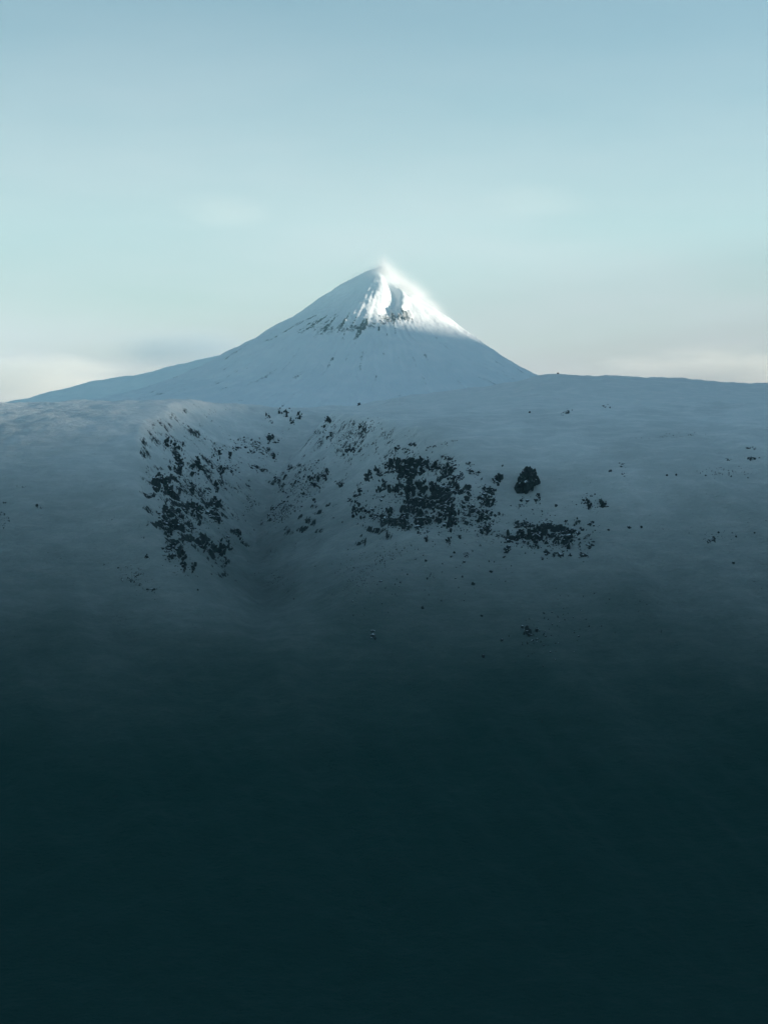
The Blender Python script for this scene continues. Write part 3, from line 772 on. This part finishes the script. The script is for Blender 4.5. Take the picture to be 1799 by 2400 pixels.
# scree and pebbles too small to count
deb = []
for cx, cy, rx, ry, ang, n, size, cv in [
        (800, 790, 60, 60, 0, 26, 12, C2), (1150, 660, 150, 90, -35, 90, 13, C2), (1000, 850, 90, 50, -30, 45, 12, C2), (1420, 340, 130, 40, -35, 55, 11, C2),
        (820, 400, 150, 40, 25, 60, 11, C2), (430, 700, 130, 90, 30, 60, 13, C2), (380, 880, 180, 90, 10, 70, 13, C2), (600, 540, 120, 40, 0, 40, 11, C2),
        (1480, 1240, 130, 130, 0, 110, 9, C2), (330, 1120, 100, 100, 0, 40, 11, C2), (300, 520, 60, 70, 0, 20, 11, C2), (960, 1270, 130, 40, 15, 30, 9, C2),
        (800, 420, 320, 90, 5, 120, 18, C3), (800, 660, 380, 120, 0, 170, 18, C3), (800, 860, 560, 110, 5, 190, 18, C3), (1290, 800, 130, 180, 0, 70, 17, C3), (550, 1170, 150, 60, -30, 60, 13, C3), (300, 100, 220, 60, -25, 50, 14, C3),
        (350, 700, 230, 100, 0, 150, 12, C4), (1400, 320, 180, 30, 0, 35, 8, C4), (1060, 110, 200, 14, -5, 20, 7, C4), (600, 500, 80, 60, 0, 25, 10, C4), (1350, 700, 110, 40, 0, 16, 9, C4),
        (20, 700, 60, 60, 0, 16, 12, C7), (1020, 1150, 130, 80, 30, 40, 9, C7), (1000, 1350, 250, 100, -10, 40, 6, (0, 0, 1)), (1300, 1480, 120, 60, -30, 40, 6, (0, 0, 1))]:
    ox, oy, k = cv
    ca, sa = math.cos(math.radians(ang)), math.sin(math.radians(ang))
    for i in range(int(n * 1.8)):
        a = rng.gauss(0, .5); b = rng.gauss(0, .5)
        p = hit(ox + k * (cx + a * rx * ca - b * ry * sa), oy + k * (cy + a * rx * sa + b * ry * ca))
        if p is not None: deb.append((p, size * k * p.y / F * rng.uniform(.5, 1.3)))
V = []; FC = []
hull = [(np.array([v.co for v in me.vertices]), [tuple(f.vertices) for f in me.polygons]) for me in LIB['block'] + LIB['column']]
for p, s in deb:
    vs, fs = rng.choice(hull)
    a = rng.uniform(0, 6.28); c, sn_ = math.cos(a), math.sin(a)
    q = vs * np.array([s * rng.uniform(.4, .7), s * rng.uniform(.4, .7), s * .55])
    q = np.stack([q[:, 0] * c - q[:, 1] * sn_, q[:, 0] * sn_ + q[:, 1] * c, q[:, 2]], 1) + np.array(p)
    b0 = len(V); V.extend(q.tolist()); FC.extend([tuple(i + b0 for i in f) for f in fs])
me = bpy.data.meshes.new('scree'); me.from_pydata(V, [], FC); me.materials.append(M_ROCK)
scree = bpy.data.objects.new('scree', me); COL.objects.link(scree)
tag(scree, 'fine scree and pebbles sprinkled around the crags', 'scree', kind='stuff')

# ------------------------------------------------------------------ blown snow at the summit, clouds, haze
def shell(name, pts_fn, nu, nv, mat):
    """closed lumpy body from a latitude/longitude function"""
    V = []; Fc = []
    for j in range(nv + 1):
        for i in range(nu):
            V.append(pts_fn(2 * math.pi * i / nu, math.pi * j / nv))
    for j in range(nv):
        for i in range(nu):
            a = j * nu + i; b = j * nu + (i + 1) % nu
            Fc.append((a, b, b + nu, a + nu))
    me = bpy.data.meshes.new(name); me.from_pydata(V, [], Fc)
    bm = bmesh.new(); bm.from_mesh(me); bmesh.ops.remove_doubles(bm, verts=bm.verts, dist=1e-4)
    bmesh.ops.recalc_face_normals(bm, faces=bm.faces); bm.to_mesh(me); bm.free()
    me.materials.append(mat)
    o = bpy.data.objects.new(name, me); COL.objects.link(o)
    return o

def volume_material(name, build, color, aniso):
    nt = NT(name)
    pv = nt.n('ShaderNodeVolumePrincipled')
    pv.inputs['Color'].default_value = color
    pv.inputs['Anisotropy'].default_value = aniso
    nt.put(pv.inputs['Density'], build(nt))
    nt.t.links.new(pv.outputs[0], nt.out.inputs['Volume'])
    return nt.m

def drift_density(nt):
    tc = nt.n('ShaderNodeTexCoord'); pos = tc.outputs['Object']
    sp = nt.n('ShaderNodeSeparateXYZ'); nt.put(sp.inputs[0], pos)
    x, y, z = sp.outputs
    # height above the summit's outline: steeper on the left, snow streams off to the right
    right = nt.math('MULTIPLY', nt.math('MAXIMUM', x, 0.0), 0.74)
    left = nt.math('MULTIPLY', nt.math('MAXIMUM', nt.math('MULTIPLY', x, -1.0), 0.0), 0.60)
    d = nt.math('ADD', nt.math('ADD', z, right), left)
    fx = nt.math('MULTIPLY', nt.ramp(x, -130.0, 10.0, 0.35, 1.0), nt.ramp(x, 230.0, 60.0, 0.0, 1.0))
    h = nt.math('POWER', 2.718, nt.math('MULTIPLY', nt.math('MAXIMUM', d, 0.0), -1 / 13.0))
    top = nt.ramp(d, 85.0, 30.0)
    fy = nt.ramp(nt.math('ABSOLUTE', y), 80.0, 20.0)
    nz = nt.ramp(nt.noise(nt.vscale(pos, (0.010, 0.014, 0.022), rot=(0, 0.55, 0)), 1.0, 4, 0.6), 0.30, 0.70)
    m = nt.math('MULTIPLY', nt.math('MULTIPLY', fx, h), nt.math('MULTIPLY', nt.math('MULTIPLY', fy, top), nz))
    return nt.math('MULTIPLY', m, 0.085)
M_DRIFT = volume_material('blown_snow', drift_density, (0.995, 0.995, 0.995, 1), 0.0)

def drift_pts(th, ph):
    x = 40 + 200 * math.sin(ph) * math.cos(th)
    y = 85 * math.sin(ph) * math.sin(th)
    z = 95 * math.cos(ph) - (0.74 * x if x > 0 else -0.6 * x) + 5
    return (x, y, z)
drift = shell('spindrift', drift_pts, 32, 16, M_DRIFT)
drift.location = (PX + 4, PY, lz[0] - 6)
tag(drift, 'sunlit plume of blown snow streaming off the summit', 'spindrift', kind='stuff')

def cloud(u0, u1, r0, r1, y, dens, label, seed, thick=700, color=(1.0, 0.965, 0.90, 1), soft=0.5):
    cx = az((u0 + u1) / 2) * y; hx_ = abs(az(u1) - az(u0)) * y / 2
    zt = float(-tdown(r0) * y); zb = float(-tdown(r1) * y); cz = (zt + zb) / 2; hz = (zt - zb) / 2
    def dn(nt):
        tc = nt.n('ShaderNodeTexCoord'); pos = tc.outputs['Object']
        nv = nt.n('ShaderNodeVectorMath', operation='MULTIPLY'); nt.put(nv.inputs[0], pos)
        nv.inputs[1].default_value = (1 / hx_, 1 / thick, 1 / hz)
        ln = nt.n('ShaderNodeVectorMath', operation='LENGTH'); nt.put(ln.inputs[0], nv.outputs[0])
        edge = nt.ramp(ln.outputs['Value'], 1.0, 0.15)
        n1 = nt.noise(nt.vscale(pos, (1.0 / 900, 1.0 / 900, 1.0 / 230), off=(seed, seed * 2.0, 0)), 1.0, 5, 0.58, 0.3)
        v = nt.ramp(nt.math('ADD', n1, nt.math('MULTIPLY', nt.math('SUBTRACT', edge, 0.5), 0.35)), 0.5 - soft * 0.3, 0.5 + soft * 0.5)
        return nt.math('MULTIPLY', nt.math('MULTIPLY', v, edge), dens)
    m = volume_material('cloud', dn, color, 0.0)
    o = shell('cloud', lambda th, ph: (hx_ * math.sin(ph) * math.cos(th), thick * math.sin(ph) * math.sin(th), hz * math.cos(ph)), 28, 14, m)
    o.location = (cx, y, cz)
    tag(o, label, 'cloud', 'clouds low in the sky')
    return o

cloud(150, 760, 740, 900, 14000, 0.0028, 'grey ragged cloud lying against the left shoulder of the peak', 3.0, soft=0.7, color=(0.62, 0.68, 0.75, 1))
cloud(-420, 520, 790, 1010, 16500, 0.0026, 'cream cloud bank resting on the skyline at the left edge', 9.0, 900)
cloud(1150, 2300, 790, 960, 16500, 0.0032, 'cream cloud bank behind the long right hill', 17.0, 900)
cloud(300, 720, 430, 560, 15000, 0.00030, 'faint wisp of cloud high in the sky left of the summit', 23.0, 700)
cloud(1000, 1450, 390, 560, 15500, 0.00018, 'very faint wisp of cloud high in the sky right of the summit', 31.0, 700)

hz_m = NT('thin_cold_air')
pv = hz_m.n('ShaderNodeVolumePrincipled')
pv.inputs['Color'].default_value = (0.54, 0.95, 1.0, 1)
pv.inputs['Density'].default_value = 5.5e-5
pv.inputs['Anisotropy'].default_value = 0.0
hz_m.t.links.new(pv.outputs[0], hz_m.out.inputs['Volume'])
bm = bmesh.new(); bmesh.ops.create_cube(bm, size=1.0)
me = bpy.data.meshes.new('haze'); bm.to_mesh(me); bm.free(); me.materials.append(hz_m.m)
haze = bpy.data.objects.new('haze', me); COL.objects.link(haze)
zlo, zhi = float(min(GZ.min(), VZ.min(), H.min(), HZ.min())) - 1, float(max(GZ.max(), VZ.max(), H.max() + 120)) + 20
haze.scale = (24200, 14700, zhi - zlo); haze.location = (0, 4250, (zlo + zhi) / 2)
tag(haze, 'thin blue haze in the air', 'haze', kind='stuff')
